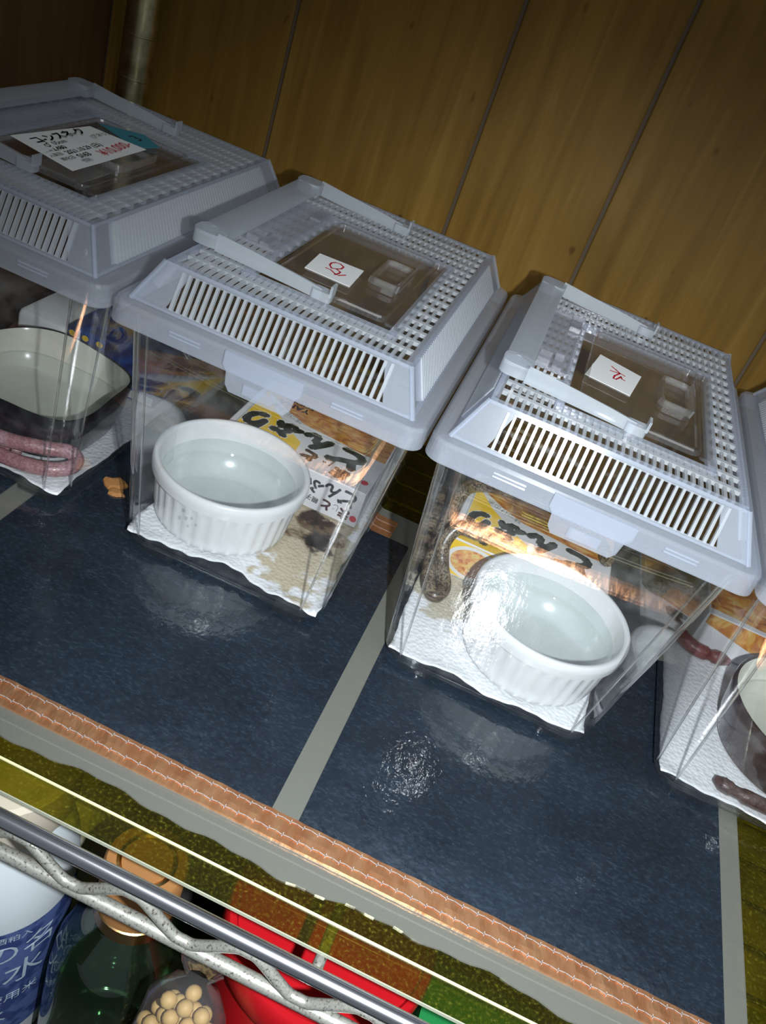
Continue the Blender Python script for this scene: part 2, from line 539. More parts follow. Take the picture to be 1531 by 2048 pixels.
def rrect(w, d, r, z, n=6, cx=0.0, cy=0.0):
    r = max(r, 1e-5)
    pts = []
    for (sx, sy, a0) in ((1, 1, 0), (-1, 1, 90), (-1, -1, 180), (1, -1, 270)):
        for k in range(n + 1):
            a = math.radians(a0 + 90 * k / n)
            pts.append((cx + sx * (w / 2 - r) + r * math.cos(a), cy + sy * (d / 2 - r) + r * math.sin(a), z))
    return pts


def text_mesh(body, size, offset=0.0):
    c = bpy.data.curves.new('lettering', 'FONT')
    c.body = body; c.size = size; c.offset = offset; c.align_x = 'CENTER'; c.align_y = 'CENTER'
    c.resolution_u = 3
    o = bpy.data.objects.new('lettering', c)
    col.objects.link(o)
    bpy.context.view_layer.update()
    me = bpy.data.meshes.new_from_object(o.evaluated_get(bpy.context.evaluated_depsgraph_get()))
    bpy.data.objects.remove(o)
    bpy.data.curves.remove(c)
    return me


def lettering(name, items, mats, parent, frame):
    """items: (text, x, y, size, rotation, x-stretch, offset, lift, material index) joined into one print on the plane frame"""
    vs = []; fs = []; mi = []
    for (body, x, y, size, rot, stx, off, lift, k) in items:
        me = text_mesh(body, size, 0.0)
        T0 = frame @ Matrix.Translation((x, y, lift)) @ Matrix.Rotation(rot, 4, 'Z') @ Matrix.Diagonal((stx, 1, 1, 1))
        shifts = [(0, 0)] if off < 0.00005 else [(0, 0)] + [(off * math.cos(PI * q / 4), off * math.sin(PI * q / 4)) for q in range(8)]
        for (dx, dy) in shifts:
            T = T0 @ Matrix.Translation((dx / stx, dy, 0))
            o = len(vs)
            vs += [tuple(T @ v.co) for v in me.vertices]
            for p_ in me.polygons:
                fs.append(tuple(i + o for i in p_.vertices)); mi.append(k)
        bpy.data.meshes.remove(me)
    me = bpy.data.meshes.new(name)
    me.from_pydata(vs, [], fs)
    for a in mats:
        me.materials.append(a)
    me.polygons.foreach_set('material_index', mi)
    return link(name, me, parent)


def ribbon(b, pts, w, z, mi=0):
    """flat pen stroke in the plane z"""
    for (x0, y0), (x1, y1) in zip(pts[:-1], pts[1:]):
        d = Vector((x1 - x0, y1 - y0, 0)); ln = d.length or 1e-6
        nrm = Vector((-d.y, d.x, 0)) / ln * w / 2
        e = d / ln * w * 0.3
        a = Vector((x0, y0, z)) - e; c = Vector((x1, y1, z)) + e
        b.add([a - nrm, c - nrm, c + nrm, a + nrm], [(0, 1, 2, 3)], mi)


def smooth_path(pts, step=6):
    P = [Vector(a) for a in pts]
    out = []
    for i in range(len(P) - 1):
        p0 = P[max(i - 1, 0)]; p1 = P[i]; p2 = P[i + 1]; p3 = P[min(i + 2, len(P) - 1)]
        for k in range(step):
            t = k / step
            out.append(0.5 * ((2 * p1) + (-p0 + p2) * t + (2 * p0 - 5 * p1 + 4 * p2 - p3) * t * t + (-p0 + 3 * p1 - 3 * p2 + p3) * t ** 3))
    out.append(P[-1])
    return out


def snake_mesh(name, pts, r0, mat, parent=None, n=12, head=True, tail=True):
    path = smooth_path(pts, 7)
    K = len(path)
    rad = []
    for i in range(K):
        t = i / (K - 1)
        r = r0
        if tail and t > 0.80:
            r *= max(0.12, 1 - ((t - 0.80) / 0.20) ** 1.4 * 0.9)
        rad.append(r)
    if head:
        # neck, broad skull, blunt snout
        cum = 0.0
        for i in range(min(K, 14)):
            if i:
                cum += (path[i] - path[i - 1]).length
            u = cum / r0
            if u < 0.9: rad[i] = r0 * (0.45 + 0.45 * u)
            elif u < 2.4: rad[i] = r0 * 0.98
            elif u < 4.0: rad[i] = r0 * 0.80
    b = B()
    b.tube(path, rad, n)
    o = b.build(name, mat, parent, smooth=60)
    me = o.data
    uvl = me.uv_layers.new(name='UVMap')
    acc = [0.0]
    for i in range(1, K):
        acc.append(acc[-1] + (path[i] - path[i - 1]).length)
    for poly in me.polygons:
        ks = [(vi // n, vi % n) for vi in poly.vertices]
        wrap = max(k[1] for k in ks) - min(k[1] for k in ks) > n / 2
        for li, (ri, ki) in zip(poly.loop_indices, ks):
            vv = ki / n
            if wrap and ki < n / 2:
                vv += 1
            uvl.data[li].uv = (acc[min(ri, K - 1)], vv)
    return o


# ------------------------------------------------------------------ setting: walls, lower shelf board
YW = 0.200
b = B(); b.box(-0.33, 0.95, YW + 0.0025, YW + 0.02, -0.336, 0.75)
wall = struct(b.build('wall_back', M['groove']))
wall['label'] = 'brown wood plank wall behind the row of cases'
seams = [-0.3175, -0.155, 0.0188, 0.1367, 0.30, 0.475, 0.60, 0.78, 0.95]
for x0, x1 in zip(seams[:-1], seams[1:]):
    b = B()
    g = 0.0016
    rings = []
    for (ins, y) in ((0.0, YW + 0.0026), (0.0, YW + 0.0010), (0.0010, YW)):
        rings.append([(x0 + g + ins, y, -0.336), (x1 - g - ins, y, -0.336), (x1 - g - ins, y, 0.75), (x0 + g + ins, y, 0.75)])
    b.loft(rings)
    b.build('plank', M['wood'], wall)
b = B(); b.box(-0.335, -0.3176, -0.75, YW + 0.004, -0.336, 0.75)
wl = struct(b.build('wall_left', M['dark_board']))
wl['label'] = 'dark brown side board at the left of the rack'
b = B(); b.box(-0.33, 0.95, -0.62, YW + 0.02, -0.356, -0.336)
fl = struct(b.build('floor', M['lower_board']))
fl['label'] = 'dark board under the jars below the rack shelf'

# ------------------------------------------------------------------ wire rack
rack = thing('wire_rack', 'chrome wire rack whose front rail and wavy truss cross the lower left', 'rack', (0, 0, -0.336))
X0, X1 = -0.262, 0.62
Z = 0.336
b = B(); b.tube([(X0, -0.336, 0.0015 + Z), (X1, -0.336, 0.0015 + Z)], 0.0043, 18); b.build('front_rail', M['chrome'], rack, smooth=50)
b = B(); b.tube([(X0, -0.3355, -0.0265 + Z), (X1, -0.3355, -0.0265 + Z)], 0.0038, 14); b.build('lower_rail', M['speckled'], rack, smooth=50)
pts = []
xx = 0.0354 - 0.0615 * 4
while xx < X1 - 0.04:
    pts += [(xx - 0.005, -0.3365, -0.0215 + Z), (xx + 0.005, -0.3365, -0.0215 + Z), (xx + 0.0258, -0.3365, -0.0045 + Z), (xx + 0.0358, -0.3365, -0.0045 + Z)]
    xx += 0.0615
b = B()
sp = []
for i in range(len(pts) - 1):
    A, C_ = Vector(pts[i]), Vector(pts[i + 1])
    sp += [A.lerp(C_, 0.12), A.lerp(C_, 0.5), A.lerp(C_, 0.88)]
b.tube(smooth_path(sp, 2), 0.0029, 10); b.build('wavy_wire', M['speckled'], rack, smooth=60)
k = -1
while True:
    y = -0.2311 + 0.0309 * k
    if y > 0.19:
        break
    b = B(); b.tube([(X0, y, -0.0078 + Z), (X1, y, -0.0078 + Z)], 0.0018, 8)
    b.build('shelf_wire', M['wire'], rack, smooth=60)
    k += 1
for x in (-0.1, 0.161, 0.425):
    b = B(); b.tube([(x, -0.3275, -0.0126 + Z), (x, 0.19, -0.0126 + Z)], 0.0030, 10); b.build('support_rod', M['speckled'], rack, smooth=60)
b = B()
prof = [(0.0142, 0.0)]
zz = 0.0
b.lathe([(0.0142, 0.0), (0.0142, 1.06)], 28, (-0.2668, 0.165)); pole = b.build('upright_pole', M['pole'], rack, smooth=50)
z0 = 0.336 + 0.249 - 0.0337 * 17
for k in range(31):
    b = B()
    z1 = z0 + 0.0337 * k
    b.lathe([(0.0140, z1 - 0.0012), (0.01465, z1 - 0.0006), (0.01465, z1 + 0.0006), (0.0140, z1 + 0.0012)], 28, (-0.2668, 0.165), cap0=False, cap1=False)
    b.build('groove_ring', M['pole'], pole, smooth=30)

# ------------------------------------------------------------------ yellowed sheet on the wires
b = B(); b.box(-0.262, 0.62, -0.3205, 0.183, -0.0058, -0.0036)
sheet = tag(b.build('plastic_sheet', M['yellow_sheet']), 'yellowed see-through plastic sheet lying on the rack wires under everything', 'sheet')
b = B(); b.box(-0.262, 0.62, -0.3212, -0.3206, -0.0058, -0.0036); b.build('cut_edge', M['sheet_edge'], sheet)
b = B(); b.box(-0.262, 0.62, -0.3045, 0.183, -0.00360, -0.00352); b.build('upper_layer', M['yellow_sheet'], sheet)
b = B(); b.box(-0.262, 0.62, -0.3056, -0.3046, -0.0036, -0.0026); b.build('edge_glow_strip', M['edge_glow_paint'], sheet)  # added strip, its pale colour paints a bright highlight along the edge

# ------------------------------------------------------------------ heating film
hf = thing('heating_film', 'dark blue heating film with copper strip lying under the cases', 'heating film', (0, 0, -0.0035))
b = B()
nseg = 120
front = []; back = []
for i in range(nseg + 1):
    x = -0.26 + (0.3810 + 0.26) * i / nseg
    y = -0.2935 + 0.0018 * math.sin(x * 31 + 1) + 0.0012 * math.sin(x * 83) + 0.0007 * math.sin(x * 240)
    front.append((x, y)); back.append((x, 0.052))
rings = []
for (x, y), (xb, yb) in zip(front, back):
    rings.append([(x, y, 0.0), (xb, yb, 0.0), (xb, yb, 0.0012), (x, y, 0.0012)])
b.loft(rings)
b.build('clear_film', M['film'], hf)
# fold line near the front edge of the film
b = B(); b.tube([(-0.26, -0.2862, 0.0013), (0.381, -0.2845, 0.0013)], 0.0005, 6); b.build('film_crease', M['film'], hf)
for (xa, xb) in ((-0.26, -0.1605), (-0.143, 0.1063), (0.1225, 0.3675)):
    b = B()
    b.loft([rrect(xb - xa, 0.2765, 0.0008, z, 1, (xa + xb) / 2, -0.1235) for z in (0.0012, 0.0021)])
    b.build('carbon_panel', M['carbon'], hf)
b = B()
nn = 160
rings = []
for i in range(nn + 1):
    x = -0.26 + (0.381 - 0.0135 + 0.26) * i / nn
    w1 = 0.00022 * math.sin(i * 1.7) + 0.00018 * math.sin(i * 0.61)
    rings.append([(x, -0.2785, 0.0012), (x, -0.2620, 0.0012), (x, -0.2620, 0.0026 + w1), (x, -0.2702, 0.0029 - w1), (x, -0.2785, 0.0025 + w1 * 0.6)])
b.loft(rings); cs = b.build('copper_strip', M['copper'], hf)
for yy in (-0.2653, -0.2745):
    b = B()
    x = -0.25
    while x < 0.362:
        pr = []
        ln = 0.0085 + random.uniform(-0.001, 0.001)
        j = random.uniform(-0.0002, 0.0002)
        ribbon(b, [(x, yy + 0.0002 + j), (x + ln * 0.5, yy + 0.0006 + j), (x + ln, yy - 0.0002 + j)], 0.00045, 0.00335)
        ribbon(b, [(x + ln, yy - 0.0012 + j), (x + ln + 0.0003, yy + 0.0014 + j)], 0.00045, 0.00335)
        x += ln
    o = b.build('stitching', M['stitch'], cs)
    o['kind'] = 'stuff'
b = B(); b.box(-0.143, 0.0895, 0.0152, 0.040, 0.0012, 0.0021); cs2 = b.build('copper_strip', M['copper'], hf)
for yy in (0.0225, 0.0325):
    b = B(); ribbon(b, [(-0.14, yy), (0.089, yy)], 0.0006, 0.0024); o = b.build('stitching', M['stitch'], cs2); o['kind'] = 'stuff'


# ------------------------------------------------------------------ plastic cases
def make_case():
    t = thing('plastic_case', 'x', 'case', (0, 0, 0))
    # tank: outer and inner skin
    def ring(z, off):
        u = max(0.0, (z - 0.004) / 0.164)
        return rrect(0.149 + 0.032 * u - 2 * off, 0.2435 + 0.030 * u - 2 * off, 0.017 + 0.004 * u - off * 0.6, z, 7)
    b = B()
    rings = [rrect(0.140, 0.2345, 0.012, 0.0022, 7), rrect(0.146, 0.2405, 0.015, 0.0030, 7), ring(0.0055, 0), ring(0.03, 0), ring(0.09, 0), ring(0.1655, 0),
             rrect(0.1865, 0.279, 0.022, 0.1660, 7), rrect(0.1865, 0.279, 0.022, 0.1685, 7),
             ring(0.1685, 0.0020), ring(0.09, 0.0020), ring(0.03, 0.0020), ring(0.0075, 0.0022), rrect(0.138, 0.2325, 0.012, 0.0055, 7)]
    b.loft(rings)
    tank = b.build('tank', M['tank'], t, smooth=40)
    b = B()
    def bead(z):
        r_ = ring(z, 0.0010)
        return r_
    for c in range(4):
        for q in (1, 6):
            b.tube([ring(z, 0.00105)[c * 8 + q] for z in (0.0065, 0.05, 0.10, 0.1645)], 0.00085, 8)
    lp = ring(0.0056, 0.00125)
    b.loft([[Vector(p_) + Vector((0, 0, 0.0011 * math.sin(a))) + Vector((p_[0], p_[1], 0)).normalized() * 0.0011 * math.cos(a) for p_ in lp] for a in (0, PI / 3, 2 * PI / 3, PI, 4 * PI / 3, 5 * PI / 3)], closed=True)
    b.build('streak_beads', M['edge'], tank, smooth=60)  # beads added inside corners and base to imitate streaks of refracted light
    for x in (-0.0475, 0.0525):
        for y in (-0.1205, 0.1125):
            f = B()
            f.loft([rrect(0.0255, 0.008, 0.0025, z, 3, x, y + 0.004) for z in (-0.0012, 0.0025)])
            f.build('foot', M['edge'], tank, smooth=40)
    # ---------------- lid
    b = B()
    Zs, Zk = 0.1815, 0.2060
    # skirt (outer, inner) and shoulder
    b.loft([rrect(0.1938, 0.2858, 0.0105, 0.1672), rrect(0.1930, 0.2850, 0.0105, 0.1785), rrect(0.1905, 0.2825, 0.0100, 0.1806), rrect(0.1765, 0.2735, 0.0065, 0.1815),
            rrect(0.1690, 0.2660, 0.0045, 0.1817), rrect(0.1690, 0.2660, 0.0045, 0.1802), rrect(0.1885, 0.2805, 0.0095, 0.1790), rrect(0.1906, 0.2826, 0.0095, 0.1672)], closed=True)
    # raised lip line along the skirt top
    # front catch tab
    tabx0, tabx1 = -0.0185, 0.0215
    b.loft([[(tabx0 + 0.003, y, 0.1565), (tabx1 - 0.003, y, 0.1565), (tabx1, y, 0.1605), (tabx1 + 0.001, y, 0.168), (tabx1 + 0.004, y, 0.1715), (tabx1 + 0.004, y, 0.1800),
             (tabx0 - 0.004, y, 0.1800), (tabx0 - 0.004, y, 0.1715), (tabx0 - 0.001, y, 0.168), (tabx0, y, 0.1605)] for y in (-0.1446, -0.1426)])
    b.loft([[(-0.0075, y, 0.1590), (0.0110, y, 0.1590), (0.0110, y, 0.1650), (-0.0075, y, 0.1650)] for y in (-0.1454, -0.1446)])
    for cx in (-0.0475, 0.0520):
        for dz in (0.0, 0.0022):
            b.tube([(cx - 0.0095, -0.1429, 0.1735 + dz), (cx + 0.0095, -0.1429, 0.1735 + dz)], 0.0007, 6)
    # slopes with openings
    wb, db, wt, dt = 0.1738, 0.2708, 0.1495, 0.2480
    C0 = [Vector((sx * wb / 2, sy * db / 2, Zs)) for sx, sy in ((-1, -1), (1, -1), (1, 1), (-1, 1))]
    C1 = [Vector((sx * wt / 2, sy * dt / 2, Zk)) for sx, sy in ((-1, -1), (1, -1), (1, 1), (-1, 1))]

    def slope(i, u0, u1, v0, v1, thick, ribs, rib_w, rib_d):
        a, c, d, e = C0[i], C0[(i + 1) % 4], C1[(i + 1) % 4], C1[i]
        nrm = (c - a).cross(e - a).normalized()
        tk = -nrm * thick

        def P(u, v):
            return (a.lerp(c, u)).lerp(e.lerp(d, u), v)
        for (ua, ub, va, vb) in ((0, 1, 0, v0), (0, 1, v1, 1), (0, u0, v0, v1), (u1, 1, v0, v1)):
            b.hexa([P(ua, va), P(ub, va), P(ub, vb), P(ua, vb)], tk)
        xdir = (c - a).normalized()
        for k in range(ribs):
            u = u0 + (u1 - u0) * (k + 1) / (ribs + 1)
            p0 = P(u, v0 - 0.02); p1 = P(u, v1 + 0.02)
            h = xdir * rib_w / 2
            b.hexa([p0 - h + nrm * 0.0004, p0 + h + nrm * 0.0004, p1 + h + nrm * 0.0004, p1 - h + nrm * 0.0004], -nrm * rib_d, 1)
        return P, nrm, xdir
    slope(1, 0.075, 0.93, 0.10, 0.90, 0.0014, 58, 0.0022, 0.0045)
    slope(2, 0.09, 0.91, 0.10, 0.90, 0.0014, 31, 0.0019, 0.003)
    slope(3, 0.07, 0.925, 0.10, 0.90, 0.0014, 58, 0.0022, 0.0045)
    Pf, nf, xf = slope(0, 0.115, 0.895, 0.10, 0.88, 0.0014, 0, 0.001, 0.001)
    for i in range(4):
        b.tube([C0[i], C1[i]], 0.0014, 8)
    # top: border, grille ribs, frame round the hatch
    hx, hy = wt / 2, dt / 2
    z0, z1 = 0.2035, Zk
    for (xa, xb, ya, yb) in ((-hx, hx, -hy, -hy + 0.0045), (-hx, hx, hy - 0.0045, hy), (-hx, -hx + 0.0042, -hy + 0.0045, hy - 0.0045), (hx - 0.0042, hx, -hy + 0.0045, hy - 0.0045)):
        b.box(xa, xb, ya, yb, 0.2040, z1)
    wx0, wx1, wy0, wy1 = -0.0355, 0.0515, -0.0925, 0.0525
    inx = 31
    px = (2 * (hx - 0.0042)) / inx
    py = (2 * (hy - 0.0045)) / 16
    for k in range(1, inx):
        x = -hx + 0.0042 + px * k
        segs = [(-hy + 0.0045, hy - 0.0045)]
        if wx0 < x < wx1:
            segs = [(-hy + 0.0045, wy0), (wy1, hy - 0.0045)]
        for (ya, yb) in segs:
            b.box(x - 0.00095, x + 0.00095, ya, yb, z0, z1 - 0.0002, 1)
    for k in range(1, 16):
        y = -hy + 0.0045 + py * k
        segs = [(-hx + 0.0042, hx - 0.0042)]
        if wy0 < y < wy1:
            segs = [(-hx + 0.0042, wx0), (wx1, hx - 0.0042)]
        for (xa, xb) in segs:
            b.box(xa, xb, y - 0.0017, y + 0.0017, z0, z1, 1)
    fr = 0.0052
    for (xa, xb, ya, yb) in ((wx0 - fr, wx1 + fr, wy0 - fr, wy0), (wx0 - fr, wx1 + fr, wy1, wy1 + fr), (wx0 - fr, wx0, wy0, wy1), (wx1, wx1 + fr, wy0, wy1)):
        b.box(xa, xb, ya, yb, 0.2025, 0.2066)
    lid = b.build('lid', [M['milky'], M['rib']], t)
    # front slats, one by one
    ns = 32
    sb = B()
    hw = 0.00095
    q = [Pf(0.5, 0.08), Pf(0.5, 0.08), Pf(0.5, 0.90), Pf(0.5, 0.90)]
    h = xf * hw
    base = Pf(0.5, 0.5)
    ctr = Vector((0, base.y, base.z))
    q = [q[0] - h - ctr, q[1] + h - ctr, q[2] + h * 0.8 - ctr, q[3] - h * 0.8 - ctr]
    sb.hexa([a + nf * 0.0005 for a in q], -nf * 0.0030)
    xa = -wb / 2 + 0.115 * wb; xb_ = -wb / 2 + 0.895 * wb
    xa, xb_ = -0.0670, 0.0690
    first = None
    for k in range(ns):
        x = xa + (xb_ - xa) * (k + 0.5) / ns + (xb_ - xa) / ns * 0.5
        if k == ns - 1:
            break
        if first is None:
            first = sb.build('slat', M['rib'], lid)
            o = first
        else:
            o = link('slat', first.data, lid)
        o.location = (x, ctr.y, ctr.z)
    # flat hinge plate left of the hatch
    b = B()
    b.box(-0.0640, -0.0395, -0.0520, 0.0600, 0.2062, 0.2078)
    b.box(-0.0600, -0.0520, -0.0500, -0.0360, 0.2078, 0.2112); b.box(-0.0500, -0.0440, -0.0520, -0.0300, 0.2078, 0.2102)
    b.box(-0.0470, -0.0395, 0.0300, 0.0560, 0.2078, 0.2094)
    b.build('hinge_plate', M['milky_thin'], t)
    # clear hatch with its rim ridge and finger pull
    b = B()
    cx, cy, w, d = 0.0085, -0.0205, 0.076, 0.132
    b.loft([rrect(w, d, 0.006, 0.2062, 4, cx, cy), rrect(w, d, 0.006, 0.2088, 4, cx, cy), rrect(w - 0.0016, d - 0.0016, 0.0055, 0.2098, 4, cx, cy),
            rrect(w - 0.006, d - 0.006, 0.004, 0.2098, 4, cx, cy), rrect(w - 0.0075, d - 0.0075, 0.0035, 0.2084, 4, cx, cy)], cap1=True)
    b.loft([rrect(0.008, d * 1.02, 0.002, z, 3, 0.0500, cy) for z in (0.2062, 0.2080)])
    hatch = b.build('hatch', M['hatch'], t, smooth=30)
    b = B()
    cx, cy, w, d = 0.0295, -0.0165, 0.0200, 0.044
    b.loft([rrect(w + 0.002, d + 0.002, 0.005, 0.2084, 4, cx, cy), rrect(w, d, 0.0045, 0.2120, 4, cx, cy), rrect(w - 0.0020, d - 0.0020, 0.004, 0.2124, 4, cx, cy),
            rrect(w - 0.0042, d - 0.0042, 0.0035, 0.2118, 4, cx, cy), rrect(w - 0.0052, d - 0.0052, 0.003, 0.2085, 4, cx, cy)], cap1=False, cap0=False)
    b.hexa([(0.0385, -0.0400, 0.2084), (0.0385, 0.0060, 0.2084), (0.0392, 0.0060, 0.2134), (0.0392, -0.0400, 0.2134)], (0.0014, 0, 0))
    b.build('finger_pull', M['pull'], hatch, smooth=40)
    # folded carrying handle
    b = B()
    for s in (-1, 1):
        y = s * 0.0880
        pth = [(0.0060, y, 0.2090), (-0.010, y, 0.2104), (-0.040, y, 0.2122), (-0.062, y + s * 0.001, 0.2136)]
        prev = []
        for (x, yy, z) in pth:
            hgt = 0.0034 + 0.0018 * min(1, (0.006 - x) / 0.06)
            prev.append([(x, yy - 0.0022, z - hgt), (x, yy + 0.0022, z - hgt), (x, yy + 0.0030, z + hgt * 0.7), (x, yy - 0.0012, z + hgt)])
        b.loft([list(reversed(r)) for r in prev])
        b.loft([rrect(0.0125, 0.0085, 0.0022, z, 3, 0.0065, y) for z in (0.2062, 0.2118)])
        b.hexa([(0.0115, y - 0.004, 0.2100), (0.0130, y - 0.004, 0.2100), (0.0130, y + 0.004, 0.2100), (0.0115, y + 0.004, 0.2100)], (0, 0, 0.0068))
        # corner block
        b.loft([rrect(0.0185, 0.0170, 0.0055, z, 4, -0.0690, s * 0.0830) for z in (0.2092, 0.2172)])
    b.loft([[(-0.0775, y, 0.2095), (-0.0605, y, 0.2108), (-0.0605, y, 0.2150), (-0.0700, y, 0.2176), (-0.0775, y, 0.2160)] for y in (0.0780, -0.0780)])
    b.build('carrying_handle', M['handle'], t, smooth=35)
    return t


case = make_case()
poses = [(-0.1969, 0.0028, 0.0), (0.0, 0.0, 0.010), (0.1955, 0.0038, 0.0112), (0.3915, 0.0060, 0.010)]
case_labels = ['clear case with milky vented lid bearing a handwritten price card, far left',
               'clear case with milky vented lid and a square red-inked label, second from the left',
               'clear case with milky lid, tilted red-inked label and banded tan snake inside',
               'clear case cut off by the right edge, with a brown dish inside']
cases = []
for i, (x, y, rz) in enumerate(poses):
    o = case if i == 0 else copy_tree(case)
    o.location = (x, y, 0); o.rotation_euler = (0, 0, rz)
    tag(o, case_labels[i], 'plastic case', 'row of reptile cases on the shelf')
    cases.append(o)

# labels stuck on the hatches
def label_card(parent, quad, z, mat, curl=0.0):
    b = B()
    q = [Vector((x / 1000, y / 1000, z)) for x, y in quad]
    if curl:
        q[0].z += curl; q[1].z += curl * 0.4
    b.hexa(list(reversed(q)), (0, 0, -0.0003))
    return b.build('paper_label', mat, parent)


lb = label_card(cases[1], [(-17.8, -27.7), (12.5, -25.6), (14.5, -60.4), (-15.8, -60.0)], 0.2089, M['card'])
lb['label'] = 'small white label with red handwriting'
b = B()
for s in ([(-6.2, -40.3), (-3.6, -44.4), (-0.9, -42.4), (1.3, -39.0), (1.3, -34.2), (-1.9, -31.6), (-5.0, -32.4), (-6.6, -36.0), (-6.2, -40.3)],
          [(-6.4, -47.5), (-3.0, -47.5), (1.6, -51.1), (3.8, -51.0), (6.7, -45.9)], [(-0.9, -42.4), (2.7, -44.8), (2.7, -48.0), (1.5, -52.4)]):
    ribbon(b, [(x / 1000, y / 1000) for x, y in s], 0.0011, 0.2092)
b.build('handwriting', M['red_ink'], lb)
lb = label_card(cases[2], [(-22.5, 2.6), (6.6, -6.3), (0.8, -45.4), (-29.1, -41.1)], 0.2089, M['card'])
lb['label'] = 'tilted white label with red handwriting'
b = B()
for s in ([(-13.7, -10.9), (-10.7, -13.7), (-8.2, -16.4), (-4.3, -18.2)], [(-14.1, -18.8), (-10.0, -17.9), (-7.7, -17.3)],
          [(-7.7, -17.3), (-10.9, -24.8), (-11.3, -29.6), (-9.6, -29.5), (-7.8, -25.2), (-6.7, -21.6), (-6.0, -24.9), (-3.9, -25.7)]):
    ribbon(b, [(x / 1000, y / 1000) for x, y in s], 0.0011, 0.2092)
b.build('handwriting', M['red_ink'], lb)
# price card on the first case: reads towards the wall
lb = label_card(cases[0], [(-15.5, -75.0), (-11.0, 4.0), (30.0, 9.0), (31.5, -80.0)], 0.2132, M['card'], 0.003)
lb['label'] = 'white card with a handwritten name and red price'
F = Matrix.Translation((0.0, -0.036, 0.2136)) @ Matrix.Rotation(PI / 2, 4, 'Z')
lettering('handwriting', [
    ('コ-ンスネ-ク', -0.004, 0.0050, 0.0098, 0, 1.0, 0.0002, 0.0020, 0), ('(アネリ)', 0.030, -0.0030, 0.0055, 0.03, 1, 0, 0.0012, 0),
    ('♂ 05cm', -0.018, -0.0012, 0.0062, 0, 1, 0, 0.0014, 0), ('2,480', -0.022, -0.0070, 0.0062, 0, 1, 0.0001, 0.0010, 0),
    ('2021.10.29 (日)', -0.004, -0.0130, 0.0062, 0.02, 1, 0.0001, 0.0006, 0), ('全長', -0.034, -0.0070, 0.0045, 0, 1, 0, 0.0010, 0),
    ('入荷日', -0.034, -0.0132, 0.0045, 0, 1, 0, 0.0008, 0), ('孵化日', -0.030, -0.0195, 0.0045, 0, 1, 0, 0.0006, 0), ('S163', -0.014, -0.0200, 0.0066, 0.03, 1, 0.0001, 0.0006, 0),
    ('性別', -0.020, -0.0262, 0.0045, 0, 1, 0, 0.0006, 0),
    ('¥10,000-', 0.020, -0.0215, 0.0115, 0.10, 0.95, 0.0, 0.0006, 1)], [M['black_ink'], M['red_ink']], lb, F)
st = label_card(cases[0], [(-20, 30), (8, 46), (27.5, 33.4), (20.9, 13.0)], 0.2102, M['teal'])
st.name = 'teal_sticker'
lettering('handwriting', [('3', 0.010, 0.031, 0.014, PI / 2, 1, 0, 0.2104, 0)], [M['black_ink']], st, Matrix.Identity(4))


# ------------------------------------------------------------------ things inside the cases
def to_world(i, x, y, z=0.0):
    px, py, rz = poses[i]
    c, s = math.cos(rz), math.sin(rz)
    return (px + c * x - s * y, py + s * x + c * y, z)


def ramekin(i, x, y, rt, h, level, label):
    t = thing('ramekin', label, 'ramekin', to_world(i, x, y, 0.0092), poses[i][2], 'white fluted ramekins in the middle cases')
    rb = rt * 0.865
    b = B()
    n = 132
    prof = []

    def wob_out(k, nn, z):
        return 1.0 + (0.0125 * math.cos(k / nn * 2 * PI * 33) if 0.004 < z < h - 0.0125 else 0.0)
    def ro(z):
        return rb + (rt - 0.0022 - rb) * (z / h)
    pr = [(rb * 0.80, 0.0012), (rb * 0.84, 0.0), (rb * 0.95, 0.0), (ro(0.002), 0.0016), (ro(0.0055), 0.0055)]
    for k in range(1, 7):
        z = 0.0055 + (h - 0.0125 - 0.0055) * k / 6 - 0.0002
        pr.append((ro(z), z))
    pr += [(ro(h - 0.0115), h - 0.0118), (rt, h - 0.0105), (rt + 0.0004, h - 0.0055), (rt, h - 0.0012), (rt - 0.0012, h), (rt - 0.0034, h), (rt - 0.0046, h - 0.0012),
           ]
    inner = [(rt - 0.0046, h - 0.0012), (rt - 0.0058, h - 0.010), (rt - 0.0075, h * 0.45), (rb - 0.0080, 0.0095), (rb - 0.013, 0.0058), (rb * 0.55, 0.0050)]
    b.lathe(pr, n, wob=wob_out, cap1=False)
    b.lathe(inner, n, cap0=False)
    b.build('bowl', M['porcelain'], t, smooth=55)
    b = B()
    rw = rt - 0.0060 - 0.0035 * (1 - level / h)
    b.lathe([(rw - 0.006, level - 0.012), (rw - 0.0015, level - 0.006), (rw, level)], 64)
    b.build('water', M['water'], t, smooth=40)
    return t


r2 = ramekin(1, -0.0275, -0.0605, 0.0557, 0.0470, 0.0330, 'white fluted ramekin of water with brownish drips, beside a soiled paper towel')
b = B()
for (a, z, s) in ((-1.75, 0.0300, 0.0013), (-1.62, 0.0270, 0.0011), (-1.70, 0.0245, 0.0013), (-1.80, 0.0215, 0.0014), (-1.55, 0.0225, 0.0009), (-2.0, 0.037, 0.0010), (-1.66, 0.0185, 0.0010)):
    rr = 0.0557 * (0.865 + 0.12 * z / 0.047) + 0.0004
    cxd, cyd = rr * math.cos(a), rr * math.sin(a)
    prof = [(cxd + s * math.cos(u) * math.sin(v), cyd + s * math.sin(u) * math.sin(v) * 0.6, z + 1.25 * s * math.cos(v)) for v in (0.4, 1.2, 1.9, 2.7) for u in [2 * PI * q / 8 for q in range(8)]]
    b.loft([prof[8 * q:8 * q + 8] for q in range(4)])
o = b.build('water_drops', M['water'], r2, smooth=60); o['kind'] = 'stuff'
ramekin(2, 0.0213, -0.0635, 0.0567, 0.0470, 0.0335, 'white fluted ramekin of water, brightly lit, in front of the snake and carton')


